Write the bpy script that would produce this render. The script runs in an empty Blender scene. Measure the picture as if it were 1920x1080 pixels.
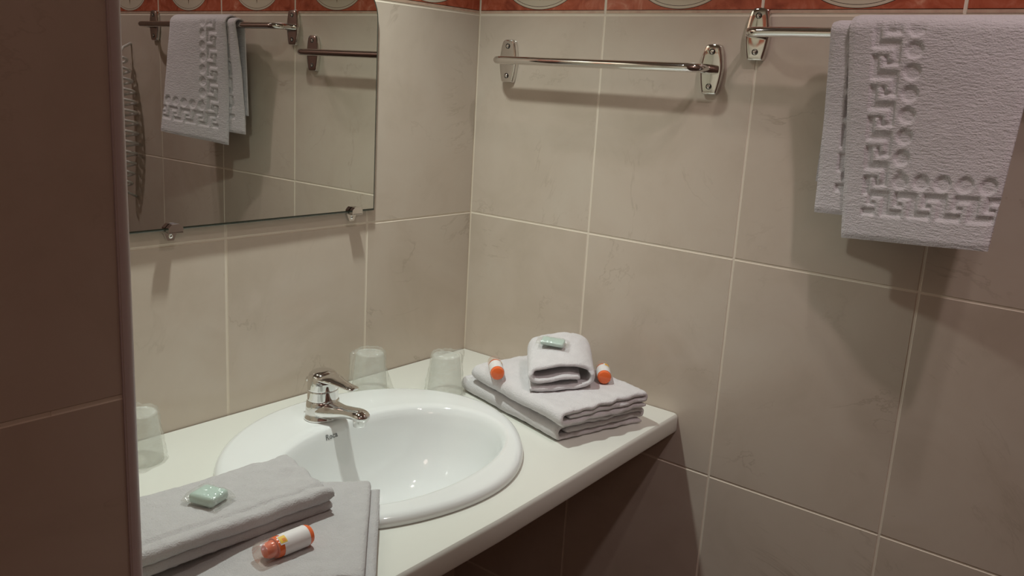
import bpy, bmesh, math, random
from mathutils import Vector, Matrix, noise
random.seed(7)
sc = bpy.context.scene
COL = sc.collection
PI = math.pi

# ------------------------------------------------------------------ camera
cam_d = bpy.data.cameras.new('camera')
cam_d.sensor_width = 36.0
cam_d.lens = 31.327
cam_d.clip_start = 0.02
cam = bpy.data.objects.new('camera', cam_d)
COL.objects.link(cam)
CAMLOC = (-1.169722, -1.032563, 1.336521)
CR, CU, CF = (0.631514, -0.773238, 0.057384), (0.139189, 0.185861, 0.972668), (0.762769, 0.606266, -0.225000)
cam.matrix_world = Matrix(((CR[0], CU[0], -CF[0], CAMLOC[0]), (CR[1], CU[1], -CF[1], CAMLOC[1]),
                           (CR[2], CU[2], -CF[2], CAMLOC[2]), (0, 0, 0, 1)))
sc.camera = cam

# ------------------------------------------------------------------ world, lights, exposure
w = bpy.data.worlds.new('world'); sc.world = w; w.use_nodes = True
w.node_tree.nodes['Background'].inputs[0].default_value = (0.9, 0.75, 0.65, 1)
w.node_tree.nodes['Background'].inputs[1].default_value = 0.02
sc.view_settings.view_transform = 'Standard'
sc.view_settings.look = 'None'
sc.view_settings.gamma = 1.0
sc.view_settings.use_curve_mapping = False
sc.view_settings.exposure = 0.0

def spot_lamp(name, loc, target, power, color, radius, angle, blend):
    d = bpy.data.lights.new(name, 'SPOT'); d.energy = power; d.color = color; d.shadow_soft_size = radius
    d.spot_size = math.radians(angle); d.spot_blend = blend
    o = bpy.data.objects.new(name, d); o.location = loc; COL.objects.link(o)
    o.rotation_euler = (Vector(target) - Vector(loc)).to_track_quat('-Z', 'Y').to_euler(); return o
# lamp above the mirror, then two recessed downlights over the middle of the room
spot_lamp('vanity_lamp_light', (-0.46, -0.18, 1.83), (-0.50, -0.13, 0.9), 22.0, (0.92, 1.0, 0.94), 0.022, 124, 1.0)
room = bpy.data.lights.new('added_fill_light', 'POINT'); room.energy = 3.2; room.color = (1.0, 0.76, 0.67); room.shadow_soft_size = 0.12  # unseen fill light added behind the camera to lift the ambient level
fill_o = bpy.data.objects.new('added_fill_light', room); fill_o.location = (-1.55, -1.75, 2.2); COL.objects.link(fill_o)
spot_lamp('downlight_near', (-0.62, -1.22, 2.38), (0.0, -0.84, 1.15), 17.5, (1.0, 0.84, 0.85), 0.03, 50, 0.6)
spot_lamp('downlight_far', (-0.45, -1.02, 2.38), (-0.26, -0.36, 0.9), 8.0, (1.0, 0.89, 0.84), 0.025, 54, 0.5)

# ------------------------------------------------------------------ helpers
def mesh_obj(name, verts, faces, mats, parent=None, mi=None, uvs=None, smooth=True, auto=None):
    me = bpy.data.meshes.new(name)
    me.from_pydata([tuple(v) for v in verts], [], faces)
    for m in (mats if isinstance(mats, (list, tuple)) else [mats]):
        me.materials.append(m)
    if mi:
        me.polygons.foreach_set('material_index', mi)
    if uvs:
        ul = me.uv_layers.new(name='UVMap')
        k = 0
        for p in me.polygons:
            for li in p.loop_indices:
                ul.data[li].uv = uvs[k]; k += 1
    if smooth:
        me.polygons.foreach_set('use_smooth', [True] * len(me.polygons))
        if auto is not None:
            me.set_sharp_from_angle(angle=math.radians(auto))
    me.update()
    o = bpy.data.objects.new(name, me); COL.objects.link(o)
    if parent: o.parent = parent
    return o
def bm_obj(name, bm, mats, parent=None, smooth=True, auto=None, recalc=True):
    if recalc: bmesh.ops.recalc_face_normals(bm, faces=bm.faces)
    me = bpy.data.meshes.new(name); bm.to_mesh(me); bm.free()
    for m in (mats if isinstance(mats, (list, tuple)) else [mats]):
        me.materials.append(m)
    if smooth:
        me.polygons.foreach_set('use_smooth', [True] * len(me.polygons))
        if auto is not None:
            me.set_sharp_from_angle(angle=math.radians(auto))
    o = bpy.data.objects.new(name, me); COL.objects.link(o)
    if parent: o.parent = parent
    return o
def tag(o, label, cat, group=None):
    o['label'] = label; o['category'] = cat
    if group: o['group'] = group
    return o
def empty(name, loc, label, cat, group=None, rz=0.0):
    o = bpy.data.objects.new(name, None); o.empty_display_size = 0.02
    o.location = loc; o.rotation_euler = (0, 0, rz); COL.objects.link(o)
    return tag(o, label, cat, group)
def struct(o):
    o['kind'] = 'structure'; return o
def subsurf(o, lv=2):
    m = o.modifiers.new('sub', 'SUBSURF'); m.levels = lv; m.render_levels = lv; return o
def tube_bm(bm, pts, rad, seg=16, caps=True):
    """round tube along a polyline; rad a number or a list"""
    n = len(pts); pts = [Vector(p) for p in pts]
    rads = rad if isinstance(rad, (list, tuple)) else [rad] * n
    T = []
    for i in range(n):
        a = pts[max(i - 1, 0)]; b = pts[min(i + 1, n - 1)]
        T.append((b - a).normalized())
    ref = Vector((0, 0, 1)) if abs(T[0].z) < 0.9 else Vector((1, 0, 0))
    nrm = (ref - T[0] * ref.dot(T[0])).normalized()
    rings = []
    for i in range(n):
        nrm = (nrm - T[i] * nrm.dot(T[i])).normalized()
        b = T[i].cross(nrm)
        rings.append([bm.verts.new(pts[i] + (nrm * math.cos(2 * PI * k / seg) + b * math.sin(2 * PI * k / seg)) * rads[i]) for k in range(seg)])
    for i in range(n - 1):
        for k in range(seg):
            bm.faces.new((rings[i][k], rings[i][(k + 1) % seg], rings[i + 1][(k + 1) % seg], rings[i + 1][k]))
    if caps:
        bm.faces.new(list(reversed(rings[0]))); bm.faces.new(rings[-1])
    return rings
def lathe_bm(bm, prof, seg=32, mat=Matrix.Identity(4), cap0=False, cap1=False):
    rings = []
    for r, z in prof:
        rings.append([bm.verts.new(mat @ Vector((r * math.cos(2 * PI * k / seg), r * math.sin(2 * PI * k / seg), z))) for k in range(seg)])
    for i in range(len(rings) - 1):
        for k in range(seg):
            bm.faces.new((rings[i][k], rings[i][(k + 1) % seg], rings[i + 1][(k + 1) % seg], rings[i + 1][k]))
    if cap0: bm.faces.new(list(reversed(rings[0])))
    if cap1: bm.faces.new(rings[-1])
    return rings
def loft_bm(bm, loops, cap0=False, cap1=False):
    rings = [[bm.verts.new(p) for p in lp] for lp in loops]
    n = len(rings[0])
    for i in range(len(rings) - 1):
        for k in range(n):
            bm.faces.new((rings[i][k], rings[i][(k + 1) % n], rings[i + 1][(k + 1) % n], rings[i + 1][k]))
    if cap0: bm.faces.new(list(reversed(rings[0])))
    if cap1: bm.faces.new(rings[-1])
    return rings
def box_bm(bm, lo, hi, bev=0.0):
    r = bmesh.ops.create_cube(bm, size=1.0)
    vs = r['verts']
    for v in vs:
        v.co = Vector((lo[i] + (v.co[i] + 0.5) * (hi[i] - lo[i]) for i in range(3)))
    if bev > 0:
        es = list({e for v in vs for e in v.link_edges})
        bmesh.ops.bevel(bm, geom=es, offset=bev, segments=3, profile=0.5, affect='EDGES')
def smooth_path(P, n=6):
    """Catmull-Rom resampling of a 2-D or 3-D polyline"""
    P = [Vector(p) for p in P]; out = []
    Q = [P[0] * 2 - P[1]] + P + [P[-1] * 2 - P[-2]]
    for i in range(1, len(Q) - 2):
        p0, p1, p2, p3 = Q[i - 1], Q[i], Q[i + 1], Q[i + 2]
        for k in range(n):
            t = k / n
            out.append(0.5 * ((2 * p1) + (p2 - p0) * t + (2 * p0 - 5 * p1 + 4 * p2 - p3) * t * t + (3 * p1 - p0 - 3 * p2 + p3) * t ** 3))
    out.append(P[-1]); return out

# ------------------------------------------------------------------ materials
def new_mat(name):
    m = bpy.data.materials.new(name); m.use_nodes = True
    nt = m.node_tree; b = nt.nodes['Principled BSDF']
    return m, nt, b
def nd(nt, typ, **kw):
    n = nt.nodes.new(typ)
    for k, v in kw.items(): setattr(n, k, v)
    return n
def mth(nt, op, a, b=None, c=None):
    n = nt.nodes.new('ShaderNodeMath'); n.operation = op
    for i, x in enumerate((a, b, c)):
        if x is None: continue
        if isinstance(x, (int, float)): n.inputs[i].default_value = x
        else: nt.links.new(x, n.inputs[i])
    return n.outputs[0]
def mixc(nt, fac, a, b):
    n = nt.nodes.new('ShaderNodeMix'); n.data_type = 'RGBA'
    for sock, x in ((n.inputs[0], fac), (n.inputs[6], a), (n.inputs[7], b)):
        if isinstance(x, (int, float)): sock.default_value = x
        elif isinstance(x, tuple): sock.default_value = (*x, 1) if len(x) == 3 else x
        else: nt.links.new(x, sock)
    return n.outputs[2]
def ramp(nt, fac, stops):
    n = nt.nodes.new('ShaderNodeValToRGB')
    while len(n.color_ramp.elements) < len(stops): n.color_ramp.elements.new(0.5)
    for e, (p, c) in zip(n.color_ramp.elements, stops):
        e.position = p; e.color = (*c, 1) if isinstance(c, tuple) else (c, c, c, 1)
    nt.links.new(fac, n.inputs[0]); return n.outputs[0]
def noise_tex(nt, vec, scale, detail=4, rough=0.55, dist=0.0):
    n = nt.nodes.new('ShaderNodeTexNoise'); n.inputs['Scale'].default_value = scale
    n.inputs['Detail'].default_value = detail; n.inputs['Roughness'].default_value = rough
    n.inputs['Distortion'].default_value = dist
    if vec is not None: nt.links.new(vec, n.inputs['Vector'])
    return n.outputs['Fac']
def bump(nt, b, h, strength, dist):
    n = nt.nodes.new('ShaderNodeBump'); n.inputs['Strength'].default_value = strength
    n.inputs['Distance'].default_value = dist
    nt.links.new(h, n.inputs['Height']); nt.links.new(n.outputs[0], b.inputs['Normal'])
def simple(name, col, rough=0.5, metal=0.0, spec=0.5, **kw):
    m, nt, b = new_mat(name)
    b.inputs['Base Color'].default_value = (*col, 1); b.inputs['Roughness'].default_value = rough
    b.inputs['Metallic'].default_value = metal; b.inputs['Specular IOR Level'].default_value = spec
    for k, v in kw.items(): b.inputs[k].default_value = v
    return m

def mat_tile():
    m, nt, b = new_mat('cream_marbled_tile')
    uv = nd(nt, 'ShaderNodeTexCoord').outputs['UV']
    n1 = noise_tex(nt, uv, 7.0, 5, 0.6, 0.6)
    c = ramp(nt, n1, [(0.28, (0.535, 0.455, 0.37)), (0.5, (0.59, 0.505, 0.42)), (0.75, (0.615, 0.54, 0.455))])
    n2 = noise_tex(nt, uv, 3.2, 6, 0.62, 1.6)
    v = ramp(nt, mth(nt, 'ABSOLUTE', mth(nt, 'SUBTRACT', n2, 0.5)), [(0.0, 1.0), (0.012, 0.0)])
    n3 = noise_tex(nt, uv, 9.0, 2)
    v = mth(nt, 'MULTIPLY', v, ramp(nt, n3, [(0.5, 0.0), (0.68, 1.0)]))
    c2 = mixc(nt, mth(nt, 'MULTIPLY', v, 0.45), c, (0.36, 0.29, 0.22))
    nt.links.new(c2, b.inputs['Base Color'])
    b.inputs['Roughness'].default_value = 0.16
    b.inputs['Specular IOR Level'].default_value = 0.45
    h = noise_tex(nt, uv, 26.0, 2)
    bump(nt, b, h, 0.12, 0.0015)
    return m
def mat_border():
    m, nt, b = new_mat('red_marbled_border_tile')
    uv = nd(nt, 'ShaderNodeTexCoord').outputs['UV']
    s = nd(nt, 'ShaderNodeSeparateXYZ'); nt.links.new(uv, s.inputs[0])
    u, v = s.outputs[0], s.outputs[1]
    obj = nd(nt, 'ShaderNodeTexCoord').outputs['Object']
    n1 = noise_tex(nt, obj, 34.0, 5, 0.62, 0.8)
    red = ramp(nt, n1, [(0.30, (0.26, 0.052, 0.028)), (0.5, (0.43, 0.105, 0.055)), (0.62, (0.50, 0.15, 0.09)), (0.76, (0.66, 0.33, 0.22))])
    n2 = noise_tex(nt, obj, 60.0, 3)
    pink = ramp(nt, n2, [(0.35, (0.52, 0.35, 0.27)), (0.65, (0.60, 0.45, 0.34))])
    cream = (0.60, 0.53, 0.42); dark = (0.05, 0.02, 0.012)
    du = mth(nt, 'SUBTRACT', u, 0.125); dv = mth(nt, 'SUBTRACT', v, 0.0566)
    def ell(a, bb):
        x = mth(nt, 'DIVIDE', du, a); y = mth(nt, 'DIVIDE', dv, bb)
        return mth(nt, 'SQRT', mth(nt, 'ADD', mth(nt, 'MULTIPLY', x, x), mth(nt, 'MULTIPLY', y, y)))
    def inside(a, bb): return mth(nt, 'LESS_THAN', ell(a, bb), 1.0)
    col = red
    col = mixc(nt, inside(0.0765, 0.0492), col, dark)
    col = mixc(nt, inside(0.0755, 0.0483), col, cream)
    col = mixc(nt, inside(0.0718, 0.0448), col, dark)
    col = mixc(nt, inside(0.0710, 0.0441), col, cream)
    # leaf ornament standing in the oval
    lx = mth(nt, 'DIVIDE', du, 0.006); ly = mth(nt, 'DIVIDE', mth(nt, 'SUBTRACT', v, 0.0566), 0.036)
    leaf = mth(nt, 'LESS_THAN', mth(nt, 'ADD', mth(nt, 'ABSOLUTE', lx), mth(nt, 'ABSOLUTE', ly)), 1.0)
    col = mixc(nt, leaf, col, (0.10, 0.07, 0.035))
    def band(z0, z1):
        return mth(nt, 'MULTIPLY', mth(nt, 'GREATER_THAN', v, z0), mth(nt, 'LESS_THAN', v, z1))
    col = mixc(nt, mth(nt, 'LESS_THAN', v, 0.0066), col, pink)
    col = mixc(nt, mth(nt, 'GREATER_THAN', v, 0.1066), col, pink)
    col = mixc(nt, band(0.0060, 0.0070), col, dark)
    col = mixc(nt, band(0.1062, 0.1072), col, dark)
    col = mixc(nt, mth(nt, 'LESS_THAN', v, 0.0008), col, dark)
    nt.links.new(col, b.inputs['Base Color'])
    b.inputs['Roughness'].default_value = 0.22
    return m
def mat_terry(name, col, scale=1.0, rib=False):
    m, nt, b = new_mat(name)
    obj = nd(nt, 'ShaderNodeTexCoord').outputs['Object']
    n1 = noise_tex(nt, obj, 650.0 * scale, 2, 0.6)
    n2 = noise_tex(nt, obj, 60.0, 3, 0.6)
    h = mth(nt, 'ADD', n1, mth(nt, 'MULTIPLY', n2, 1.2))
    if rib:
        mp = nd(nt, 'ShaderNodeMapping'); mp.inputs['Scale'].default_value = (0.25, 0.25, 1.0)
        nt.links.new(obj, mp.inputs[0])
        h = mth(nt, 'ADD', h, mth(nt, 'MULTIPLY', noise_tex(nt, mp.outputs[0], 420.0, 2, 0.6), 1.4))
    c = mixc(nt, ramp(nt, n2, [(0.3, 0.0), (0.7, 1.0)]), tuple(x * 0.95 for x in col), col)
    nt.links.new(c, b.inputs['Base Color'])
    b.inputs['Roughness'].default_value = 1.0
    b.inputs['Specular IOR Level'].default_value = 0.1
    b.inputs['Sheen Weight'].default_value = 0.25
    b.inputs['Sheen Roughness'].default_value = 0.6
    bump(nt, b, h, 0.75, 0.0014)
    return m
def mat_film(name, tint, transp, rough=0.05, diffuse=0.0):
    """thin clear plastic: mostly see-through, with a glossy skin and a little milkiness"""
    m, nt, b = new_mat(name)
    nt.nodes.remove(b)
    out = nt.nodes['Material Output']
    tr = nd(nt, 'ShaderNodeBsdfTransparent'); tr.inputs[0].default_value = (*tint, 1)
    gl = nd(nt, 'ShaderNodeBsdfGlossy'); gl.inputs['Roughness'].default_value = rough
    gl.inputs['Color'].default_value = (1, 1, 1, 1)
    df = nd(nt, 'ShaderNodeBsdfDiffuse'); df.inputs['Color'].default_value = (0.85, 0.86, 0.82, 1)
    lw = nd(nt, 'ShaderNodeLayerWeight'); lw.inputs['Blend'].default_value = 0.35
    obj = nd(nt, 'ShaderNodeTexCoord').outputs['Object']
    bp = nd(nt, 'ShaderNodeBump'); bp.inputs['Strength'].default_value = 0.8; bp.inputs['Distance'].default_value = 0.004
    nt.links.new(noise_tex(nt, obj, 120.0, 3), bp.inputs['Height'])
    nt.links.new(bp.outputs[0], gl.inputs['Normal'])
    m1 = nd(nt, 'ShaderNodeMixShader'); m1.inputs[0].default_value = diffuse
    nt.links.new(tr.outputs[0], m1.inputs[1]); nt.links.new(df.outputs[0], m1.inputs[2])
    m2 = nd(nt, 'ShaderNodeMixShader')
    f = mth(nt, 'ADD', mth(nt, 'MULTIPLY', lw.outputs['Fresnel'], 0.22), 1.0 - transp)
    nt.links.new(f, m2.inputs[0])
    nt.links.new(m1.outputs[0], m2.inputs[1]); nt.links.new(gl.outputs[0], m2.inputs[2])
    nt.links.new(m2.outputs[0], out.inputs['Surface'])
    return m

M_TILE = mat_tile(); M_BORDER = mat_border()
M_GROUT = simple('pale_grout', (0.74, 0.66, 0.55), 0.7)
M_CERAMIC = simple('white_ceramic', (0.84, 0.86, 0.85), 0.06, spec=0.55)
M_COUNTER = simple('cream_white_laminate', (0.76, 0.765, 0.70), 0.28, spec=0.4)
M_CHROME = simple('chrome', (0.78, 0.77, 0.75), 0.05, 1.0)
M_CHROME_DARK = simple('chrome_dark_recess', (0.12, 0.115, 0.11), 0.25, 1.0)
M_BLACK = simple('black_rubber', (0.012, 0.012, 0.012), 0.5)
M_MIRROR = simple('mirror_silvering', (0.74, 0.76, 0.72), 0.005, 1.0)
M_GLASSEDGE = simple('mirror_glass_edge', (0.05, 0.06, 0.045), 0.12)
M_TERRY = mat_terry('white_terry_cloth', (0.72, 0.70, 0.71))
M_TERRY_DIM_LIT = mat_terry('dim_lit_terry_cloth', (0.54, 0.525, 0.525))  # white terry with the dimmer light at the left front put into its colour
M_TERRY_RIB = mat_terry('white_ribbed_terry', (0.68, 0.645, 0.67), 0.8, True)
M_FILM = mat_film('clear_plastic_film', (0.995, 0.998, 0.99), 0.955, 0.16, 0.08)
M_CUP = mat_film('frosted_plastic', (0.99, 0.995, 0.985), 0.99, 0.15, 0.30)
M_CLEAR = mat_film('clear_bottle_plastic', (0.97, 0.91, 0.87), 0.93, 0.05, 0.10)
M_ORANGE = simple('orange_gel', (0.86, 0.17, 0.05), 0.12)
M_LABEL = simple('white_paper_label', (0.80, 0.77, 0.76), 0.5)
M_YELLOW = simple('yellow_print', (0.85, 0.55, 0.06), 0.5)
M_ORPRINT = simple('orange_print', (0.85, 0.28, 0.05), 0.5)
M_SOAP = simple('pale_green_soap', (0.50, 0.63, 0.57), 0.3, **{'Subsurface Weight': 0.0})
M_PLASTIC_W = simple('white_plastic', (0.75, 0.73, 0.70), 0.35)
M_TRIM = simple('pale_mauve_plastic_trim', (0.56, 0.47, 0.46), 0.35)
M_PRINT = simple('grey_printed_lettering', (0.20, 0.21, 0.21), 0.4)
M_FLOOR = simple('brown_floor_tile', (0.16, 0.10, 0.08), 0.4)
M_CEIL = simple('off_white_ceiling_paint', (0.75, 0.66, 0.62), 0.8)
M_PAINT = simple('beige_wall_paint', (0.62, 0.48, 0.44), 0.8)

# ------------------------------------------------------------------ setting
TW, TH, ZB, BH = 0.2505, 0.333, 1.443, 0.1132      # tile width, height, underside of the border, border height
G = 0.0014; BV = 0.0008                           # half joint, bevel
def tiled_wall(name, origin, ax, nrm, u_joints, u0, u1, ztop=2.4):
    """ax: direction of u along the wall, nrm: face normal into the room. One mesh: grout slab, bevelled tiles, border row."""
    O = Vector(origin); A = Vector(ax); N = Vector(nrm); Z = Vector((0, 0, 1))
    V, F, MI, UV = [], [], [], []
    def quad(ps, mi, uvs):
        b = len(V); V.extend(ps); F.append((b, b + 1, b + 2, b + 3)); MI.append(mi); UV.extend(uvs)
    def P(u, z, d): return O + A * u + Z * z + N * d
    flip = (A.cross(Z)).dot(N) < 0
    def face(ps, mi, uvs):
        if flip: ps = ps[::-1]; uvs = uvs[::-1]
        quad(ps, mi, uvs)
    face([P(u0 - 0.002, 0, -BV), P(u1, 0, -BV), P(u1, ztop, -BV), P(u0 - 0.002, ztop, -BV)], 1, [(0, 0)] * 4)
    # slab behind
    T = 0.05
    face([P(u1, 0, -T), P(u0, 0, -T), P(u0, ztop, -T), P(u1, ztop, -T)], 1, [(0, 0)] * 4)
    rows = [(0.0, ZB - 4 * TH, 0)] if ZB - 4 * TH > 0.01 else []
    for k in range(4, 0, -1): rows.append((ZB - k * TH, ZB - (k - 1) * TH, 0))
    rows.append((ZB, ZB + BH, 2))
    z = ZB + BH
    while z < ztop - 0.02:
        rows.append((z, min(z + TH, ztop), 0)); z += TH
    us = sorted([u for u in u_joints if u0 + 0.004 < u < u1 - 0.004] + [u0, u1])
    for (za, zb, mi) in rows:
        for ua, ub in zip(us[:-1], us[1:]):
            a, b_, c, d = ua + G, ub - G, za + G * 0.9, zb - G * 0.9
            off = (random.randint(0, 40) * 1.37, random.randint(0, 40) * 1.91)
            # border pattern is laid out from the centre of a whole tile
            du = 0.125 - (ub - ua) / 2 if mi == 2 and abs((ub - ua) - TW) < 0.02 else 0.0
            if mi == 2 and abs((ub - ua) - TW) >= 0.02:
                du = (TW - (ub - ua)) if ua == u0 else 0.0
            def uvf(u, zz):
                if mi == 2:
                    return (u - ua + du, zz - za)
                return (u - ua + off[0], zz - za + off[1])
            e = BV
            o4 = [(a, c), (b_, c), (b_, d), (a, d)]
            i4 = [(a + e, c + e), (b_ - e, c + e), (b_ - e, d - e), (a + e, d - e)]
            face([P(u, zz, 0) for u, zz in i4], mi, [uvf(u, zz) for u, zz in i4])
            for k in range(4):
                k2 = (k + 1) % 4
                q = [o4[k], o4[k2], i4[k2], i4[k]]
                ds = [-BV, -BV, 0, 0]
                face([P(u, zz, dd) for (u, zz), dd in zip(q, ds)], 1, [uvf(u, zz) for u, zz in q])
    o = mesh_obj(name, V, F, [M_TILE, M_GROUT, M_BORDER], None, MI, UV, smooth=False)
    return struct(o)
# right wall: plane x = 0, u runs towards the camera
tiled_wall('wall_right', (0, 0, 0), (0, -1, 0), (-1, 0, 0), [TW * k for k in range(1, 9)], 0.0, 2.2)
# mirror wall: plane y = 0, u runs to the left of the corner
tiled_wall('wall_back', (0, 0, 0), (-1, 0, 0), (0, -1, 0), [0.2417 + TW * k for k in range(0, 4)], 0.0, 0.8795)
# the wall end left of the basin, its face and its return into the niche
PX, PY = -0.8790, -0.4660
o = tiled_wall('wall_left', (PX, PY, 0), (-1, 0, 0), (0, -1, 0), [TW * k for k in range(1, 5)], 0.0, 1.121)
o2 = tiled_wall('wall_niche', (PX, PY, 0), (0, 1, 0), (1, 0, 0), [TW], 0.0, 0.466)
bm = bmesh.new()      # quarter-round corner profile
R0 = 0.0105
n = 8
loops = []
for z in (0.0, 2.4):
    lp = []
    for k in range(n + 1):
        a = -PI / 2 + (PI / 2) * k / n
        lp.append((PX + R0 * math.cos(a) + 0.0005, PY + R0 + R0 * math.sin(a) - 0.0015, z))
    lp.append((PX - 0.002, PY + R0, z)); lp.append((PX - 0.002, PY - 0.0015, z))
    loops.append(lp)
loft_bm(bm, loops, True, True)
struct(bm_obj('trim_1', bm, M_TRIM, auto=40))
def slab(name, lo, hi, m):
    bm = bmesh.new(); box_bm(bm, lo, hi); return struct(bm_obj(name, bm, m, smooth=False))
slab('floor', (-2.0, -2.2, -0.05), (0.0, 0.0, 0.0), M_FLOOR)
slab('ceiling', (-2.0, -2.2, 2.4), (0.0, 0.0, 2.45), M_CEIL)
slab('wall_front', (-2.05, -2.25, 0.0), (0.0, -2.2, 2.4), M_PAINT)
slab('wall_side', (-2.05, -2.2, 0.0), (-2.0, 0.0, 2.4), M_PAINT)

# ------------------------------------------------------------------ worktop with a hole for the basin
CT = 0.859
SC = Vector((-0.425, -0.24)); SROT = math.radians(16.0)
def sink_r(th):
    t = th - SROT
    return 0.2022 + 0.0059 * math.sin(t) + 0.0192 * math.cos(2 * t) + 0.0024 * math.sin(3 * t) + 0.0031 * math.cos(4 * t)
def sink_loop(scale, z, n=96):
    return [Vector((SC.x + sink_r(2 * PI * k / n) * scale * math.cos(2 * PI * k / n), SC.y + sink_r(2 * PI * k / n) * scale * math.sin(2 * PI * k / n), z)) for k in range(n)]
bm = bmesh.new()
front = [(-0.0015, -0.441), (-0.15, -0.449), (-0.30, -0.458), (-0.45, -0.466), (-0.62, -0.470), (-0.866, -0.470), (-0.866, -0.452), (-0.8775, -0.452)]
outer = [(-0.0015, -0.002)] + front + [(-0.8775, -0.002)]
edge_prof = [(0.004, CT - 0.030), (0.0012, CT - 0.0285), (0.0, CT - 0.025), (0.0, CT - 0.007), (0.0012, CT - 0.003), (0.0035, CT - 0.0007), (0.008, CT)]
def inset(pt, d):      # only the front edge is rounded
    x, y = pt
    return (x, y + d) if y < -0.1 else (x, y)
loops = [[(*inset(p, d), z) for p in outer] for d, z in edge_prof]
rings = loft_bm(bm, loops)
hole = [bm.verts.new((p.x, p.y, CT)) for p in sink_loop(0.93, CT, 64)]
he = [bm.edges.new((hole[k], hole[(k + 1) % 64])) for k in range(64)]
te = [bm.edges.get((rings[-1][k], rings[-1][(k + 1) % len(outer)])) for k in range(len(outer))]
bmesh.ops.triangle_fill(bm, use_beauty=True, edges=he + te)
hole2 = [bm.verts.new((v.co.x, v.co.y, CT - 0.030)) for v in hole]
for k in range(64):
    bm.faces.new((hole[k], hole[(k + 1) % 64], hole2[(k + 1) % 64], hole2[k]))
he2 = [bm.edges.get((hole2[k], hole2[(k + 1) % 64])) for k in range(64)]
be = [bm.edges.get((rings[0][k], rings[0][(k + 1) % len(outer)])) for k in range(len(outer))]
bmesh.ops.triangle_fill(bm, use_beauty=True, edges=he2 + be)
wt = bm_obj('worktop', bm, M_COUNTER, auto=35)
tag(wt, 'cream white worktop spanning the niche, holding the oval basin', 'worktop')

# ------------------------------------------------------------------ basin
def basin_loop(cx, cy, a, b, z, n=96, p=2.15):
    out = []
    for k in range(n):
        t = 2 * PI * k / n
        ct, st = math.cos(t), math.sin(t)
        r = (abs(ct / a) ** p + abs(st / b) ** p) ** (-1 / p)
        c, s = math.cos(0.10), math.sin(0.10)
        x, y = r * ct, r * st
        out.append(Vector((cx + x * c - y * s, cy + x * s + y * c, z)))
    return out
def mixl(A, B, t): return [a.lerp(b, t) for a, b in zip(A, B)]
bm = bmesh.new()
RIM = CT + 0.0135
IN = basin_loop(-0.424, -0.268, 0.176, 0.117, RIM)
L = [sink_loop(0.985, CT - 0.001), sink_loop(0.998, CT + 0.0015), sink_loop(1.0, CT + 0.005), sink_loop(0.992, CT + 0.0095), sink_loop(0.972, CT + 0.0125)]
out4 = sink_loop(0.945, RIM)
L.append(out4)
L.append(mixl(out4, IN, 0.45)); L.append(mixl(out4, IN, 0.8)); L.append(IN)
for s, dz, sh in ((0.972, -0.003, 0.0), (0.945, -0.012, 0.0), (0.915, -0.030, 0.0), (0.86, -0.062, -0.002), (0.76, -0.092, -0.004), (0.60, -0.115, -0.006), (0.40, -0.128, -0.008), (0.2, -0.134, -0.01), (0.1, -0.136, -0.01)):
    L.append(basin_loop(-0.424, -0.268 + sh, 0.176 * s, 0.117 * s, RIM + dz))
# outer skin of the bowl below the worktop
loft_bm(bm, L, False, True)
OUT = [sink_loop(0.985, CT - 0.001), sink_loop(0.90, CT - 0.002)] + [basin_loop(-0.424, -0.268, 0.182 * s, 0.123 * s, z) for s, z in ((1.0, CT - 0.035), (0.93, CT - 0.065), (0.82, CT - 0.095), (0.55, CT - 0.13), (0.2, CT - 0.14))]
loft_bm(bm, [list(reversed(l)) for l in OUT], False, True)
bmesh.ops.remove_doubles(bm, verts=bm.verts, dist=0.0002)
basin = empty('washbasin', (0, 0, 0), 'white oval ceramic washbasin set into the cream worktop', 'washbasin')
bo = bm_obj('bowl', bm, M_CERAMIC, basin)
# waste at the bottom
bm = bmesh.new()
lathe_bm(bm, [(0.0, 0.004), (0.012, 0.0035), (0.017, 0.002), (0.022, 0.003), (0.026, 0.0025), (0.0275, 0.0)], 32, Matrix.Translation((-0.424, -0.278, RIM - 0.1345)))
bm_obj('drain', bm, M_CHROME, basin)
# printed maker's name just under the tap
cu = bpy.data.curves.new('lettering', 'FONT'); cu.body = 'Roca'; cu.size = 0.0105; cu.extrude = 0.0001; cu.align_x = 'CENTER'
cu.space_character = 1.05; cu.offset = 0.0002
tmp = bpy.data.objects.new('tmp_text', cu); COL.objects.link(tmp)
dg = bpy.context.evaluated_depsgraph_get()
me = bpy.data.meshes.new_from_object(tmp.evaluated_get(dg))
bpy.data.objects.remove(tmp)
me.materials.clear(); me.materials.append(M_PRINT); me.name = 'lettering'
LOGO = bpy.data.objects.new('lettering', me); COL.objects.link(LOGO); LOGO.parent = basin

# ------------------------------------------------------------------ mixer tap
FX, FY, FZ = -0.4225, -0.1195, RIM
tap = empty('mixer_tap', (FX, FY, FZ), 'chrome single lever mixer tap on the back ledge of the basin', 'tap')
tap.scale = (1.10, 0.93, 1.03)
def ellring(cx, cy, cz, rx, ry, rz_tilt=0.0, n=32):
    return [Vector((cx + rx * math.cos(2 * PI * k / n), cy + ry * math.sin(2 * PI * k / n), cz + ry * math.sin(2 * PI * k / n) * rz_tilt)) for k in range(n)]
bm = bmesh.new()
loft_bm(bm, [ellring(0, 0, z, r, r) for r, z in ((0.0235, 0.0), (0.0242, 0.001), (0.0242, 0.003), (0.0232, 0.0042), (0.0226, 0.010), (0.0222, 0.018), (0.0214, 0.0245), (0.0206, 0.0262), (0.0198, 0.0265))], True, True)
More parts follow.
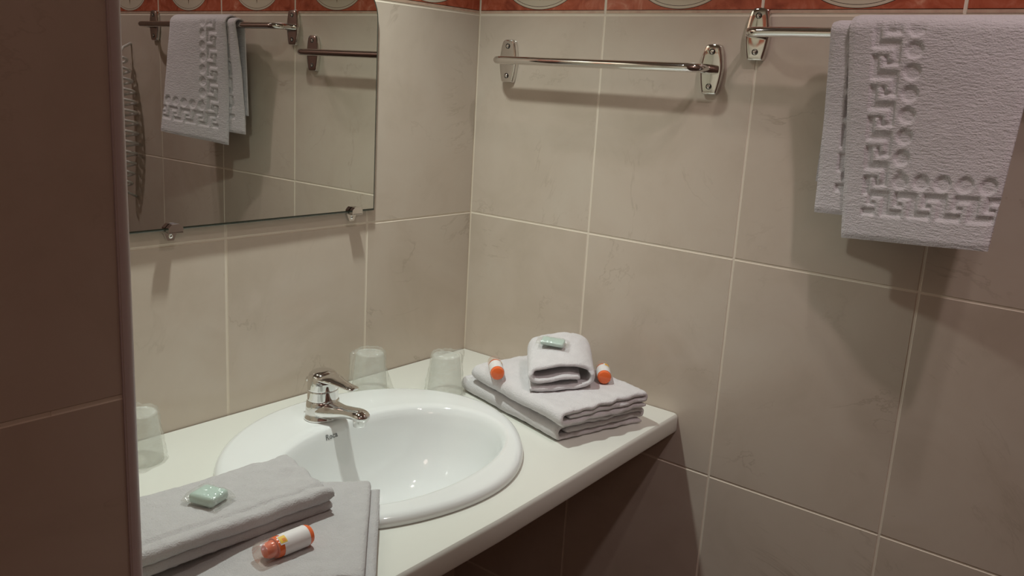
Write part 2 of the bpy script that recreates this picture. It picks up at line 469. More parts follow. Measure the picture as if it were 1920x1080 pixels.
# spout: tapering oval tube reaching forward
sp = smooth_path([(0, -0.006, 0.0135), (0, -0.020, 0.0145), (0, -0.040, 0.0175), (0, -0.060, 0.0215), (0, -0.078, 0.0235), (0, -0.089, 0.0215), (0, -0.0935, 0.0175)], 5)
spw = smooth_path([(0.0205, 0.012, 0), (0.0185, 0.0118, 0), (0.0135, 0.0092, 0), (0.0118, 0.0075, 0), (0.0122, 0.0075, 0), (0.0105, 0.0065, 0), (0.004, 0.003, 0)], 5)
rings = []
for i, (p, wv) in enumerate(zip(sp, spw)):
    a = sp[max(i - 1, 0)]; b = sp[min(i + 1, len(sp) - 1)]
    t = (b - a).normalized(); up = Vector((1, 0, 0)).cross(t) * -1
    if up.z < 0 and abs(up.z) > 0.3: up = -up
    rings.append([p + Vector((1, 0, 0)) * wv[0] * math.cos(2 * PI * k / 24) + up * wv[1] * math.sin(2 * PI * k / 24) for k in range(24)])
loft_bm(bm, rings, True, True)
bm_obj('spout_body', bm, M_CHROME, tap, auto=50)
bm = bmesh.new()
lathe_bm(bm, [(0.0, -0.0035), (0.0078, -0.0035), (0.0084, -0.002), (0.0084, 0.006), (0.0075, 0.008)], 24, Matrix.Translation((0, -0.081, 0.0125)))
bm_obj('aerator', bm, M_CHROME, tap, auto=40)
bm = bmesh.new()
loft_bm(bm, [ellring(0, 0, z, r, r) for r, z in ((0.0194, 0.0262), (0.0201, 0.0267), (0.0203, 0.0272), (0.0203, 0.0285), (0.0201, 0.0385), (0.0201, 0.0397), (0.0199, 0.0401), (0.0194, 0.0404))], True, True)
bm_obj('collar', bm, M_CHROME, tap, auto=40)
# lever: domed cap that runs out into a flat tongue
bm = bmesh.new()
lv = []
nseg = 40
for r, z, tilt in ((0.0194, 0.0405, 0.0), (0.0200, 0.0409, 0.0), (0.0202, 0.0414, 0.0), (0.0202, 0.0428, 0.0), (0.0203, 0.049, 0.04), (0.0200, 0.055, 0.06), (0.0186, 0.0605, 0.08), (0.0150, 0.0640, 0.09), (0.009, 0.0658, 0.06), (0.003, 0.0664, 0.03)):
    lv.append([Vector((r * math.cos(2 * PI * k / nseg), r * math.sin(2 * PI * k / nseg), z + tilt * r * math.sin(2 * PI * k / nseg))) for k in range(nseg)])
loft_bm(bm, lv, True, True)
tg = smooth_path([(0, -0.002, 0.0575), (0, -0.018, 0.0580), (0, -0.034, 0.0570), (0, -0.052, 0.0560), (0, -0.066, 0.0555), (0, -0.0705, 0.0553)], 5)
tw = smooth_path([(0.0165, 0.0052, 0), (0.0160, 0.0050, 0), (0.0115, 0.0042, 0), (0.0088, 0.0033, 0), (0.0082, 0.0027, 0), (0.0050, 0.0012, 0)], 5)
rings = [[p + Vector((wv[0] * math.cos(2 * PI * k / 24), 0, wv[1] * math.sin(2 * PI * k / 24))) for k in range(24)] for p, wv in zip(tg, tw)]
loft_bm(bm, rings, True, True)
bm_obj('lever', bm, M_CHROME, tap, auto=50)
bm = bmesh.new()
lathe_bm(bm, [(0.0, 0.052), (0.0035, 0.0515), (0.0045, 0.049), (0.0035, 0.046), (0.0022, 0.045), (0.0022, -0.002)], 16, Matrix.Translation((-0.004, 0.0265, 0)))
bm_obj('waste_pull_knob', bm, M_CHROME, tap)

# maker's lettering laid on the slope of the bowl
def place_logo():
    hit, loc, nor, _ = bo.ray_cast(Vector(CAMLOC), (Vector(LOGO_AIM) - Vector(CAMLOC)).normalized())
    if not hit: return
    z = nor.normalized()
    if z.dot(Vector(CAMLOC) - loc) < 0: z = -z
    x = Vector((1, 0, 0)); x = (x - z * x.dot(z)).normalized(); y = z.cross(x)
    LOGO.matrix_local = Matrix(((x.x, y.x, z.x, loc.x + z.x * 0.0004), (x.y, y.y, z.y, loc.y + z.y * 0.0004), (x.z, y.z, z.z, loc.z + z.z * 0.0004), (0, 0, 0, 1)))
LOGO_AIM = (-0.558201, -0.301241, 0.935744)
bpy.context.view_layer.update()
place_logo()

# ------------------------------------------------------------------ mirror
MX0, MX1, MZ0, MZ1 = -0.862, -0.2345, 1.131, 1.468
MY = -0.0085
def rrect(x0, x1, z0, z1, rt, rb, d, n=10):
    x0 += d; x1 -= d; z0 += d; z1 -= d; rt = max(rt - d, 0.0005); rb = max(rb - d, 0.0005)
    pts = []
    for cx, cz, r, a0 in ((x1 - rb, z0 + rb, rb, -90), (x1 - rt, z1 - rt, rt, 0), (x0 + rt, z1 - rt, rt, 90), (x0 + rb, z0 + rb, rb, 180)):
        for k in range(n + 1):
            a = math.radians(a0 + 90 * k / n); pts.append((cx + r * math.cos(a), cz + r * math.sin(a)))
    return pts
mirror = empty('wall_mirror', (0, 0, 0), 'frameless wall mirror with rounded upper corner above the basin', 'mirror')
mirror.location = (MX1, 0, 0); mirror.rotation_euler = (0, 0, 0.0072)
bm = bmesh.new()
loft_bm(bm, [[(x, MY + 0.0045, z) for x, z in rrect(MX0 - MX1, 0.0, MZ0, MZ1, 0.055, 0.001, 0)],
             [(x, MY + 0.0008, z) for x, z in rrect(MX0 - MX1, 0.0, MZ0, MZ1, 0.055, 0.001, 0)],
             [(x, MY, z) for x, z in rrect(MX0 - MX1, 0.0, MZ0, MZ1, 0.055, 0.001, 0.0012)]], True, True)
bm_obj('glass_edge', bm, M_GLASSEDGE, mirror, smooth=False)
bm = bmesh.new()
loft_bm(bm, [[(x, MY - 0.0001, z) for x, z in rrect(MX0 - MX1, 0.0, MZ0, MZ1, 0.055, 0.001, 0.0030)],
             [(x, MY - 0.0006, z) for x, z in rrect(MX0 - MX1, 0.0, MZ0, MZ1, 0.055, 0.001, 0.0032)]], True, True)
bm_obj('reflecting_face', bm, M_MIRROR, mirror, smooth=False)
for cx in (-0.5755 - MX1, -0.2765 - MX1):
    bm = bmesh.new()
    zc = MZ0
    box_bm(bm, (cx - 0.010, MY - 0.0085, zc - 0.003), (cx + 0.010, -0.0003, zc - 0.0005), 0.0008)   # shelf under the glass
    lip = [(cx - 0.010, zc - 0.003), (cx + 0.010, zc - 0.003), (cx + 0.010, zc + 0.004), (cx + 0.005, zc + 0.0085), (cx - 0.005, zc + 0.0085), (cx - 0.010, zc + 0.004)]
    loft_bm(bm, [[(x, MY - 0.0015, z) for x, z in lip], [(x, MY - 0.0085, z) for x, z in lip]], True, True)
    tong = [(cx - 0.0095, zc - 0.002), (cx - 0.0045, zc - 0.014), (cx + 0.0045, zc - 0.014), (cx + 0.0095, zc - 0.002)]
    loft_bm(bm, [[(x, -0.0005, z) for x, z in tong], [(x, -0.0042, z) for x, z in tong]], True, True)
    cl = bm_obj('clip', bm, M_CHROME, mirror, smooth=False)
    bm = bmesh.new()
    lathe_bm(bm, [(0.0, 0.002), (0.0018, 0.0018), (0.0028, 0.0004), (0.003, -0.001)], 16, Matrix.Translation((cx, -0.0045, zc - 0.0085)) @ Matrix.Rotation(PI / 2, 4, 'X'))
    bm_obj('screw', bm, M_CHROME, cl)

# ------------------------------------------------------------------ towel rails on the right wall
def rail_plate(y, z, parent):
    bm = bmesh.new()
    hw, hh = 0.0175, 0.0345
    half = smooth_path([(0.50, -1.0), (0.66, -0.95), (0.84, -0.62), (0.985, -0.15), (0.985, 0.15), (0.84, 0.62), (0.66, 0.90), (0.42, 0.985)], 4)
    base = [(p[0], p[1]) for p in half] + [(0.0, 1.0)] + [(-p[0], p[1]) for p in reversed(half)]
    def ring(s, d):
        return [(-d, y - hw * u * s, z + hh * v * (1 - (1 - s) * 0.55)) for u, v in base]
    loft_bm(bm, [ring(1.0, 0.0005), ring(1.0, 0.0045), ring(0.985, 0.0062), ring(0.94, 0.0076), ring(0.86, 0.0083), ring(0.70, 0.0085), ring(0.2, 0.0086)], True, True)
    p = bm_obj('wall_plate', bm, M_CHROME, parent, auto=28)
    for s in (-1, 1):
        bm = bmesh.new()
        m = Matrix.Translation((-0.0086, y, z + s * 0.0235)) @ Matrix.Rotation(-PI / 2, 4, 'Y')
        lathe_bm(bm, [(0.0042, -0.001), (0.0042, 0.0008), (0.0036, 0.0010), (0.0036, 0.0004)], 20, m)
        sr = bm_obj('screw', bm, M_CHROME_DARK, p)
        bm = bmesh.new()
        lathe_bm(bm, [(0.0030, 0.0002), (0.0026, 0.0016), (0.0012, 0.0022), (0.0, 0.0023)], 16, m)
        bm_obj('screw', bm, M_CHROME, p)
    return p
def towel_rail(name, y0, y1, z, label):
    root = empty(name, (0, 0, 0), label, 'towel rail', 'chrome towel rails on the right wall')
    SO = 0.047; r = 0.0063; er = 0.020
    pts = [(-0.004, y0, z)]
    pts.append((-(SO - er), y0, z))
    for k in range(1, 9):
        a = PI / 2 * k / 8
        pts.append((-(SO - er) - er * math.sin(a), y0 - er * (1 - math.cos(a)), z))
    pts.append((-SO, (y0 + y1) / 2, z))
    for k in range(0, 9):
        a = PI / 2 * k / 8
        pts.append((-(SO - er) - er * math.cos(a), y1 + er * (1 - math.sin(a)), z))
    pts.append((-0.004, y1, z))
    bm = bmesh.new(); tube_bm(bm, pts, r, 20)
    rail_plate(y0, z, root); rail_plate(y1, z, root)
    bm_obj('bar', bm, M_CHROME, root, auto=50)
    return root
towel_rail('towel_rail', -0.0715, -0.4385, 1.3695, 'bare chrome towel rail nearest the corner of the tiled wall')
towel_rail('towel_rail', -0.501, -1.012, 1.4175, 'chrome towel rail with the embossed white towel hanging over it')

# ------------------------------------------------------------------ hanging towel with key-pattern relief
def key_v(a, b):
    """a across the strip 0..1 (0 = outer ridge), b along one repeat 0..1; 1 = raised"""
    # hook growing from the inner ridge
    if a > 0.80 - 0.0 and False: return 1
    if b < 0.20 and a > 0.28: return 1          # stem from the inner side
    if 0.28 < a < 0.46 and b < 0.48: return 1   # its foot
    if 0.52 < b < 0.74 and a < 0.76: return 1   # stem from the outer side
    if 0.58 < a < 0.76 and 0.34 < b < 0.74: return 1
    return 0
def relief(s, t, W, H):
    """s from the free left edge, t up from the hem, metres; returns depth of the sunken ground (0 = pile level)"""
    k0, k1, c0, c1 = 0.026, 0.056, 0.060, 0.080
    b0, b1, d0, d1 = 0.030, 0.058, 0.062, 0.081
    D = 0.0030
    if k0 < s < k1 and t > b0:
        if t > b1 - 0.004:
            return 0.0 if key_v((s - k0) / (k1 - k0), ((t - b1) / 0.0345) % 1.0) else -D
    if b0 < t < b1 and s > k0:
        a = 1 - (t - b0) / (b1 - b0)
        return 0.0 if key_v(1 - a, ((s - k0) / 0.0345) % 1.0) else -D
    if c0 < s < c1 and t > d1:
        p = 0.0243; q = (t - d0) % p
        dx = s - (c0 + c1) / 2; dy = q - p / 2
        r = math.hypot(dx, dy)
        return -D * min(1, max(0, (0.0093 - r) / 0.0012)) if r < 0.0093 else 0.0
    if d0 < t < d1 and s > c0:
        p = 0.0243; q = (s - c0) % p
        dx = q - p / 2; dy = t - (d0 + d1) / 2
        r = math.hypot(dx, dy)
        return -D * min(1, max(0, (0.0093 - r) / 0.0012)) if r < 0.0093 else 0.0
    return 0.0
def lerp3(a, b, t): return tuple(a[i] + (b[i] - a[i]) * t for i in range(3))
def hanging_layer(V, F, TLc, TRc, BLc, BRc, rad, back_bottom_z, back_shift, off_n, thick, relief_on, ns, dz=0.0016, flip_back=False):
    """cloth over the rail: front sheet between four corners (x, y, z), then half a turn over the bar, then the back sheet"""
    base = len(V)
    H = TLc[2] - (BLc[2] + BRc[2]) / 2
    nf = int(H / dz)
    rows = []
    barx, barz = -0.047, 1.4175
    nb = 10
    nback = 14
    back_rows = nback
    for j in range(nf + 1):
        rows.append(('f', j / nf))
    for j in range(1, nb):
        rows.append(('o', j / nb))
    for j in range(nback + 1):
        rows.append(('b', j / nback))
    def top_surface(i, kind, t):
        s = i / ns
        if kind == 'f':
            L = lerp3(BLc, TLc, t); R = lerp3(BRc, TRc, t)
            p = Vector(lerp3(L, R, s))
            # gentle sag and waviness
            sag = 0.010 * math.sin(PI * t) ** 1.0
            p.x += sag * (0.6 - 0.5 * s) * 0.6
            wv = 0.0022 * math.sin(7 * s + 2.2 * t) * (1 - t) + 0.0016 * noise.noise(Vector((s * 3.1, t * 4.0, off_n * 7)))
            p.x += wv
            return p
        if kind == 'o':
            L, R = TLc, TRc
            p = Vector(lerp3(L, R, s)); a = PI * t
            rr = abs(p.x - barx)
            return Vector((barx - rr * math.cos(a), p.y, p.z + rad * math.sin(a) * 1.0))
        L, R = TLc, TRc
        p = Vector(lerp3(L, R, s)); rr = abs(p.x - barx)
        x0 = barx + rr
        zz = p.z + (back_bottom_z - p.z) * t
        y = p.y + (back_shift[0] + (back_shift[1] - back_shift[0]) * s) * t
        return Vector((min(x0 + 0.004 * t, -0.006), y, zz))
    grid = []
    for kind, t in rows:
        grid.append([top_surface(i, kind, t) for i in range(ns + 1)])
    nr = len(rows)
    # normals by finite differences (outside = away from the bar)
    outer_, inner_ = [], []
    Wd = (Vector(BRc) - Vector(BLc)).length
    for j in range(nr):
        ro, ri = [], []
        for i in range(ns + 1):
            a = grid[j][min(i + 1, ns)] - grid[j][max(i - 1, 0)]
            b = grid[min(j + 1, nr - 1)][i] - grid[max(j - 1, 0)][i]
            nrm = a.cross(b).normalized()
            if rows[j][0] == 'f' and nrm.x > 0: nrm = -nrm
            if rows[j][0] == 'b' and nrm.x < 0: nrm = -nrm
            if rows[j][0] == 'o' and nrm.z < 0: nrm = -nrm
            h = 0.0
            if relief_on and rows[j][0] == 'f':
                s_, t_ = i / ns * Wd, rows[j][1] * H
                h = sum(relief(s_ + a_, t_ + b_, Wd, H) for a_ in (-0.0011, 0, 0.0011) for b_ in (-0.0011, 0, 0.0011)) / 9
            elif relief_on and rows[j][0] == 'b':
                pass
            edge = min(i, ns - i) / ns * Wd
            th = thick * (0.55 + 0.45 * min(1.0, edge / 0.006))
            if rows[j][0] == 'f': th *= 0.55 + 0.45 * min(1.0, rows[j][1] * H / 0.006)
            ro.append(grid[j][i] + nrm * (th + h)); ri.append(grid[j][i])
        outer_.append(ro); inner_.append(ri)
    for r in outer_: V.extend(r)
    off2 = len(V)
    for r in inner_: V.extend(r)
    n1 = ns + 1
    for j in range(nr - 1):
        for i in range(ns):
            a = base + j * n1 + i
            F.append((a, a + 1, a + n1 + 1, a + n1))
            b = off2 + j * n1 + i
            F.append((b, b + n1, b + n1 + 1, b + 1))
    for j in range(nr - 1):
        for i in (0, ns):
            a = base + j * n1 + i; b = off2 + j * n1 + i
            F.append((a, a + n1, b + n1, b) if i == 0 else (a, b, b + n1, a + n1))
    for i in range(ns):
        for j in (0, nr - 1):
            a = base + j * n1 + i; b = off2 + j * n1 + i
            F.append((a, b, b + 1, a + 1) if j == 0 else (a, a + 1, b + 1, b))
V, F = [], []
# inner fold, showing past the left edge, then the outer fold
hanging_layer(V, F, (-0.0575, -0.619, 1.4195), (-0.0575, -0.815, 1.4195), (-0.034, -0.620, 1.196), (-0.078, -0.800, 1.205), 0.0085, 1.235, (0.004, 0.040), 1, 0.0042, True, 130, 0.0018)
hanging_layer(V, F, (-0.0635, -0.6435, 1.4205), (-0.0635, -0.846, 1.4205), (-0.047, -0.663, 1.1705), (-0.100, -0.838, 1.1865), 0.0135, 1.215, (0.010, 0.052), 2, 0.0046, True, 170, 0.0014)
ht = mesh_obj('hanging_towel', V, F, M_TERRY_RIB, auto=60)
tag(ht, 'folded white towel with raised Greek key border hanging over the rail', 'towel')

# ------------------------------------------------------------------ folded towels
def folded(name, path, thick, length, nv, xf, mat, wob=0.0016, seed=0, deform=None, parent=None, endround=0.006, loops=True):
    """cloth of given thickness following a 2-D fold path (u, z), run along v; xf maps (u, v, z) to the world"""
    n = len(path); P = [Vector((p[0], p[1])) for p in path]
    L, R = [], []
    for i in range(n):
        t = (P[min(i + 1, n - 1)] - P[max(i - 1, 0)]).normalized()
        nr = Vector((-t.y, t.x))
        k = 1.0
        if i == 0 or i == n - 1: k = 0.55
        L.append((P[i], nr * thick / 2 * k)); R.append((P[i], -nr * thick / 2 * k))
    vs = []
    for j in range(nv + 1):
        f = j / nv
        vs.append(length * (0.5 - 0.5 * math.cos(PI * f)) * 0.35 + length * f * 0.65)
    V, F = [], []
    m = 2 * n
    for j, v in enumerate(vs):
        e = min(v, length - v)
        k = 0.45 + 0.55 * math.sqrt(min(1.0, e / endround))
        for side in (L, R[::-1]):
            for (c, o) in side:
                p = c + o * k
                q = Vector((p.x * 18, v * 16, p.y * 40 + seed * 5.3))
                w1 = noise.noise(q) * wob
                w2 = noise.noise(Vector((p.x * 14 + 9, v * 11, seed * 3.7 + 20))) * wob
                w3 = noise.noise(Vector((p.x * 60, p.y * 60, seed + (0 if j < nv / 2 else 40)))) * wob * 2.0 * (1 - min(1, e / 0.02))
                pt = Vector((p.x + w2 * 0.8, v + w3, p.y + w1 + noise.noise(Vector((p.x * 190, v * 190, p.y * 190))) * 0.0007 + noise.noise(Vector((p.x * 70, v * 70, seed))) * 0.0007))
                if deform: pt = deform(pt)
                V.append(xf(pt))
    for j in range(nv):
        for i in range(m):
            a = j * m + i; b = j * m + (i + 1) % m
            F.append((a, b, b + m, a + m))
    for j in (0, nv):
        o0 = j * m
        for i in range(n - 1):
            q = (o0 + i, o0 + i + 1, o0 + m - 2 - i, o0 + m - 1 - i)
            F.append(q if j else q[::-1])
    o = mesh_obj(name, V, F, mat, parent)
    bm = bmesh.new(); bm.from_mesh(o.data); bmesh.ops.recalc_face_normals(bm, faces=bm.faces); bm.to_mesh(o.data); bm.free()
    return o
def arc(cx, cy, r, a0, a1, n=6):
    return [(cx + r * math.cos(math.radians(a0 + (a1 - a0) * k / n)), cy + r * math.sin(math.radians(a0 + (a1 - a0) * k / n))) for k in range(n + 1)]
def line(x0, x1, y, n=34):
    return [(x0 + (x1 - x0) * k / n, y) for k in range(n + 1)]
def frame(origin, u, v):
    O = Vector(origin); U_ = Vector((*u, 0)); V_ = Vector((*v, 0))
    return lambda p: O + U_ * p.x + V_ * p.y + Vector((0, 0, p.z))
def fold3(W, t, gap=0.0006):
    """middle layer, fold on the right into the top, big fold on the left into the bottom"""
    p = t + gap
    z1, z2, z3 = t / 2, t / 2 + p, t / 2 + 2 * p
    path = line(0.020, W - t, z2) + arc(W - t, z2 + p / 2, p / 2, -90, 90)[1:] + line(W - t, t * 1.4, z3)[1:]
    path += arc(t * 1.4, z2, p, 90, 270, 9)[1:] + line(t * 1.4, W - 0.006, z1)[1:]
    return path
nrm2 = lambda a, b: (a / math.hypot(a, b), b / math.hypot(a, b))
u1 = nrm2(0.157, -0.045); v1 = nrm2(0.058, 0.227)
lower = folded('folded_towel', fold3(0.166, 0.0078, 0.0004), 0.0078, 0.236, 90, frame((-0.2305, -0.3765, CT + 0.0008), u1, v1), M_TERRY, seed=1, wob=0.0022)
tag(lower, 'large folded white towel lying on the worktop, lower of the pair by the wall', 'towel', 'folded white towels on the worktop')
u2 = nrm2(0.163, -0.040); v2 = nrm2(0.063, 0.215)
upper = folded('folded_towel', fold3(0.168, 0.0078, 0.0004), 0.0078, 0.222, 90, frame((-0.2425, -0.3900, CT + 0.0278), u2, v2), M_TERRY, seed=2, wob=0.0024)
tag(upper, 'large folded white towel second in the pile by the wall, under the small towel', 'towel', 'folded white towels on the worktop')
# small rolled hand towel on top
roll = smooth_path([(0.070, 0.0225), (0.050, 0.0205), (0.028, 0.0165), (0.012, 0.0175), (0.0055, 0.0225), (0.009, 0.0285), (0.018, 0.0275),], 4)
roll = smooth_path([(0.074, 0.0200), (0.055, 0.0225), (0.032, 0.0180), (0.014, 0.0165), (0.006, 0.0205), (0.0045, 0.0275), (0.010, 0.0345), (0.026, 0.0385), (0.050, 0.0410), (0.072, 0.0395), (0.087, 0.0330), (0.0925, 0.0225), (0.088, 0.0110), (0.072, 0.0055), (0.045, 0.0042), (0.018, 0.0040), (0.004, 0.0042)], 5)
def roll_def(p):
    f = p.y / 0.114
    k = 0.90 + 0.36 * min(1, f * 1.5) if p.z > 0.012 else 1.0
    return Vector((p.x, p.y + (0.004 if p.z > 0.03 else 0) * (1 - f), p.z * k))
u3 = nrm2(0.078, -0.055); v3 = nrm2(0.088, 0.072)
TZ = CT + 0.0278 + 0.0243
small = folded('folded_towel', [(p[0] * 1.07, p[1]) for p in roll], 0.0078, 0.114, 60, frame((-0.2180, -0.3135, TZ), u3, v3), M_TERRY, seed=3, wob=0.0016, deform=roll_def)
tag(small, 'small rolled white towel on top of the folded pile, open end facing out', 'towel', 'folded white towels on the worktop')

# towels at the left front
def fold4(W, t):
    g = 0.0003; p = t + g
    path = line(0.004, W - t, t / 2 + p) + arc(W - t, t / 2 + p / 2 + p, p / 2, -90, 90)[1:] + line(W - t, 0.0035, t / 2 + 2 * p)[1:]
    return path
# big towel: u runs from the right edge to the left, v from the back to the front
u4 = (-0.756, 0.654); v4 = (-0.690, -0.724)
def low_def(p):
    k = min(1.0, max(0.0, (p.x - 0.10) / 0.10)); k = k * k * (3 - 2 * k)
    return Vector((p.x, p.y, p.z - 0.0122 * k))
def fold_edge(W, t):
    """three layers with their ends at u = 0, folds far away"""
    p = t + 0.0003; z1, z2, z3 = t / 2, t / 2 + p, t / 2 + 2 * p
    return line(-0.007, W - t, z1, 44) + arc(W - t, z1 + p / 2, p / 2, -90, 90)[1:] + line(W - t, 0.008, z2, 44)[1:] + \
        arc(0.008, z2 + p / 2, p / 2, 270, 90)[1:] + line(0.008, W - t * 2, z3, 44)[1:]
big = folded('folded_towel', fold_edge(0.235, 0.0048), 0.0048, 0.200, 90, frame((-0.5275, -0.338, RIM + 0.0006), u4, v4), M_TERRY_DIM_LIT, seed=5, deform=low_def, wob=0.0014)
tag(big, 'large folded white towel at the left front, lying over the basin edge', 'towel', 'folded white towels on the worktop')
BZ = RIM + 0.0006 + 0.0150
def hand_path(Lh, t):
    """two thick layers, open towards the camera at u = 0, folded at the back"""
    p = t + 0.0012
    return line(0.006, Lh - t * 0.8, t / 2, 36) + arc(Lh - t * 0.8, t / 2 + p / 2, p / 2, -90, 90, 8)[1:] + line(Lh - t * 0.8, 0.0, t / 2 + p, 36)[1:]
def hand_def(p):
    # a hem crease near the front edge and a soft curl at the right end
    z = p.z
    top = p.z > 0.018
    if top:
        z -= 0.0042 * math.exp(-((p.x - 0.0175) / 0.0024) ** 2)
        z += 0.0010 * math.exp(-((p.x - 0.009) / 0.006) ** 2)
        z += 0.0040 * noise.noise(Vector((p.x * 60, p.y * 42, 3.3))) * max(0, 1 - p.y / 0.13)
    else:
        if p.y < 0.02: pass
    y = p.y
    return Vector((p.x, y + (0.010 if not top else 0.0) * max(0, 1 - p.x / 0.08) * 0.0, z))
hand = folded('folded_towel', hand_path(0.112, 0.0132), 0.0132, 0.232, 96, frame((-0.6105, -0.3690, BZ), (0.20, 0.98), (-0.997, 0.075)), M_TERRY_DIM_LIT, seed=8, deform=hand_def, wob=0.0014, endround=0.010)
tag(hand, 'small folded white towel at the left front, resting across the large towel', 'towel', 'folded white towels on the worktop')

# ------------------------------------------------------------------ little bottles
def bottle(loc, direc, roll, label):
    """lying bottle: local +z from the base (gel end) to the cap"""
    root = empty('shampoo_bottle', loc, label, 'bottle', 'miniature bottles on the towels')
    z = Vector((direc[0], direc[1], 0)).normalized(); x = Vector((0, 0, 1)); y = z.cross(x)
    m = Matrix(((x.x, y.x, z.x, loc[0]), (x.y, y.y, z.y, loc[1]), (x.z, y.z, z.z, loc[2]), (0, 0, 0, 1))) @ Matrix.Rotation(roll, 4, 'Z')
    root.matrix_world = m
    r = 0.0102
    bm = bmesh.new()
    lathe_bm(bm, [(0.0, 0.0), (0.006, 0.0002), (0.0088, 0.0012), (r, 0.0040), (r, 0.0400), (0.0096, 0.0415), (0.0, 0.0415)], 32)
    bm_obj('bottle_body', bm, M_ORANGE, root, auto=40)
    bm = bmesh.new()
    lathe_bm(bm, [(0.0098, 0.0402), (0.0103, 0.0408), (0.0103, 0.0570), (0.0098, 0.0582), (0.0, 0.0584)], 32)
    bm_obj('cap', bm, M_CLEAR, root, auto=40)
    bm = bmesh.new()
    lathe_bm(bm, [(0.0082, 0.0416), (0.0078, 0.0480), (0.0060, 0.0510), (0.0, 0.0515)], 24)
    bm_obj('neck', bm, M_ORANGE, root, auto=40)
    # label wrapped most of the way round
    bm = bmesh.new()
    a0, a1, nn = -2.45, 2.45, 40
    grid = []
    for zz in (0.0062, 0.0350):
        grid.append([bm.verts.new(((r + 0.00025) * math.cos(a0 + (a1 - a0) * k / nn), (r + 0.00025) * math.sin(a0 + (a1 - a0) * k / nn), zz)) for k in range(nn + 1)])
    for k in range(nn): bm.faces.new((grid[0][k], grid[0][k + 1], grid[1][k + 1], grid[1][k]))
    lb = bm_obj('paper_label', bm, M_LABEL, root)
    for (zc, ac, dz, da, mt) in ((0.0345, 0.30, 0.0046, 0.50, M_LABEL), (0.0348, 0.30, 0.0036, 0.36, M_YELLOW), (0.0340, 0.20, 0.0017, 0.15, M_ORPRINT)):
        bm = bmesh.new(); g = []
        rr = r + (0.0004 if mt is M_LABEL else 0.00055 if mt is M_YELLOW else 0.0007)
        for zz in (zc - dz, zc + dz):
            g.append([bm.verts.new((rr * math.cos(ac - da + 2 * da * k / 8), rr * math.sin(ac - da + 2 * da * k / 8), zz)) for k in range(9)])
        for k in range(8): bm.faces.new((g[0][k], g[0][k + 1], g[1][k + 1], g[1][k]))
        bm_obj('printed_mark', bm, mt, lb)
    return root
UZ = TZ + 0.0106
bottle((-0.6665, -0.4005, BZ + 0.0104), (-1.0, 0.04), -0.80, 'orange gel bottle with white label and clear cap at the left front')
bottle((-0.2115, -0.2540, UZ), (0.70, 0.71), 0.9, 'orange gel bottle left of the small rolled towel on the pile')
bottle((-0.1060, -0.3700, UZ), (0.80, 0.60), 0.2, 'orange gel bottle right of the small rolled towel, near the tiled wall')

# ------------------------------------------------------------------ wrapped soaps
def soap(loc, rz, tilt, lx, ly, h, label, seed):
    root = empty('wrapped_soap', loc, label, 'soap', 'soaps in clear wrappers')
    root.rotation_euler = (tilt[0], tilt[1], rz)
    bm = bmesh.new()
    box_bm(bm, (-lx / 2, -ly / 2, 0.001), (lx / 2, ly / 2, h), min(h, ly) * 0.32)
    bm_obj('soap_bar', bm, M_SOAP, root)
    # loose pillow wrapper with flat crimped ends
    V, F = [], []
    nx, ny = 22, 14
    for side in (1, -1):
        for i in range(nx + 1):
            for j in range(ny + 1):
                x = -1 + 2 * i / nx; y = -1 + 2 * j / ny
                k = max(0.0, 1 - abs(x) ** 6) * max(0.0, 1 - abs(y) ** 6)
                X = x * (lx / 2 + 0.007); Y = y * (ly / 2 + 0.0025)
                nz = noise.noise(Vector((x * 2.5 + seed, y * 2.5, side * 3.0)))
                z = (h + 0.002 + nz * 0.0022) * k if side == 1 else 0.0004 * k
                z += 0.0035 * (1 - k) + noise.noise(Vector((x * 5, y * 5, seed))) * 0.001
                V.append(Vector((X + nz * 0.0015, Y + nz * 0.001, max(z, 0.0002) if side == 1 else max(min(z, 0.003), 0.0))))
    n1 = (nx + 1) * (ny + 1)
    for s in (0, 1):
        for i in range(nx):
            for j in range(ny):
                a = s * n1 + i * (ny + 1) + j
                q = (a, a + ny + 1, a + ny + 2, a + 1)
                F.append(q if s == 0 else q[::-1])
    mesh_obj('wrapper', V, F, M_FILM, root)
    return root
soap((-0.7165, -0.3060, BZ + 0.0275), -1.25, (0, 0), 0.029, 0.027, 0.0115, 'pale green soap in clear wrapper on the small towel at left front', 1.0)
soap((-0.1430, -0.2990, TZ + 0.0530), -1.10, (0.10, 0.06), 0.034, 0.022, 0.007, 'pale green soap in clear wrapper on top of the small rolled towel', 4.0)

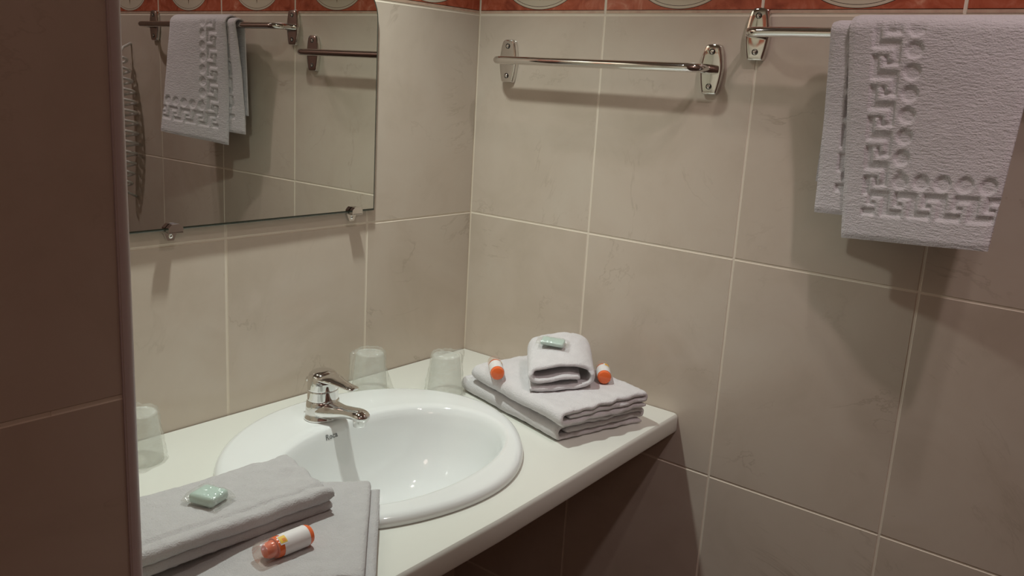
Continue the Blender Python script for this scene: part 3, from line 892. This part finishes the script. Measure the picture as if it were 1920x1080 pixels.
# ------------------------------------------------------------------ tumblers in film
def tumbler(loc, rz, label, seed, tabx):
    root = empty('wrapped_tumbler', loc, label, 'tumbler', 'upside-down tumblers in plastic film')
    root.rotation_euler = (0, 0, rz)
    bm = bmesh.new()
    prof = [(0.0265, 0.0010), (0.0270, 0.0004), (0.0276, 0.0010), (0.0272, 0.006), (0.0215, 0.0600), (0.0205, 0.0618), (0.0185, 0.0624), (0.0, 0.0620)]
    lathe_bm(bm, prof, 40)
    bm_obj('cup', bm, M_CUP, root)
    V, F = [], []
    nz_, na = 20, 64
    pr = smooth_path([(0.0315, 0.0006), (0.0300, 0.004), (0.0285, 0.014), (0.0265, 0.032), (0.0245, 0.052), (0.0225, 0.0645), (0.0150, 0.0665), (0.0030, 0.0670)], 4)
    for (r, z, *_) in [(p[0], p[1]) for p in pr]:
        for k in range(na):
            a = 2 * PI * k / na
            q = Vector((math.cos(a) * 2.2, math.sin(a) * 2.2, z * 60 + seed * 3))
            rr = r + noise.noise(q) * 0.0030 * min(1, r / 0.015) + abs(noise.noise(q * 2.7)) * 0.0022
            rr += 0.010 * math.exp(-((a - tabx) / 0.16) ** 2) * (0.35 + 0.65 * (z / 0.067)) * min(1, r / 0.02)
            rr += 0.009 * math.exp(-((a - (tabx + 2.9)) / 0.20) ** 2) * max(0, 1 - z / 0.03)
            V.append(Vector((rr * math.cos(a), rr * math.sin(a), max(0.0005, z + (noise.noise(q * 1.7) * 0.0025 if z > 0.05 else 0)))))
    nrw = len(pr)
    for i in range(nrw - 1):
        for k in range(na):
            a = i * na + k; b = i * na + (k + 1) % na
            F.append((a, b, b + na, a + na))
    mesh_obj('film_wrapper', V, F, M_FILM, root)
    return root
tumbler((-0.6530, -0.0560, CT + 0.0003), 0.4, 'film wrapped plastic tumbler at the left end of the worktop', 1.0, 1.0)
tumbler((-0.2800, -0.0560, CT + 0.0003), 2.2, 'film wrapped plastic tumbler behind the tap lever', 2.0, 0.6)
tumbler((-0.2000, -0.1400, CT + 0.0003), 4.1, 'film wrapped plastic tumbler beside the towel pile', 5.0, 2.0)

# ------------------------------------------------------------------ coiled cord on the right wall (seen in the mirror)
bm = bmesh.new()
pts = []
turns = 13
for k in range(turns * 20 + 1):
    f = k / (turns * 20); a = 2 * PI * turns * f
    z = 1.345 - 0.325 * f
    yc = -1.128 + 0.020 * math.sin(PI * f); rr = 0.020 * (0.35 + 0.65 * math.sin(PI * min(1, max(0.08, f * 0.92 + 0.04))))
    pts.append((-0.024 - rr * math.cos(a), yc + rr * math.sin(a), z))
pts = [(-0.0005, -1.128, 1.375), (-0.02, -1.128, 1.365)] + pts + [(-0.02, -1.128, 1.01), (-0.0005, -1.128, 1.00)]
tube_bm(bm, pts, 0.0033, 8)
tag(bm_obj('coiled_cord', bm, M_PLASTIC_W), 'white coiled cord hanging on the tiled wall, seen at the mirror left edge', 'cord')
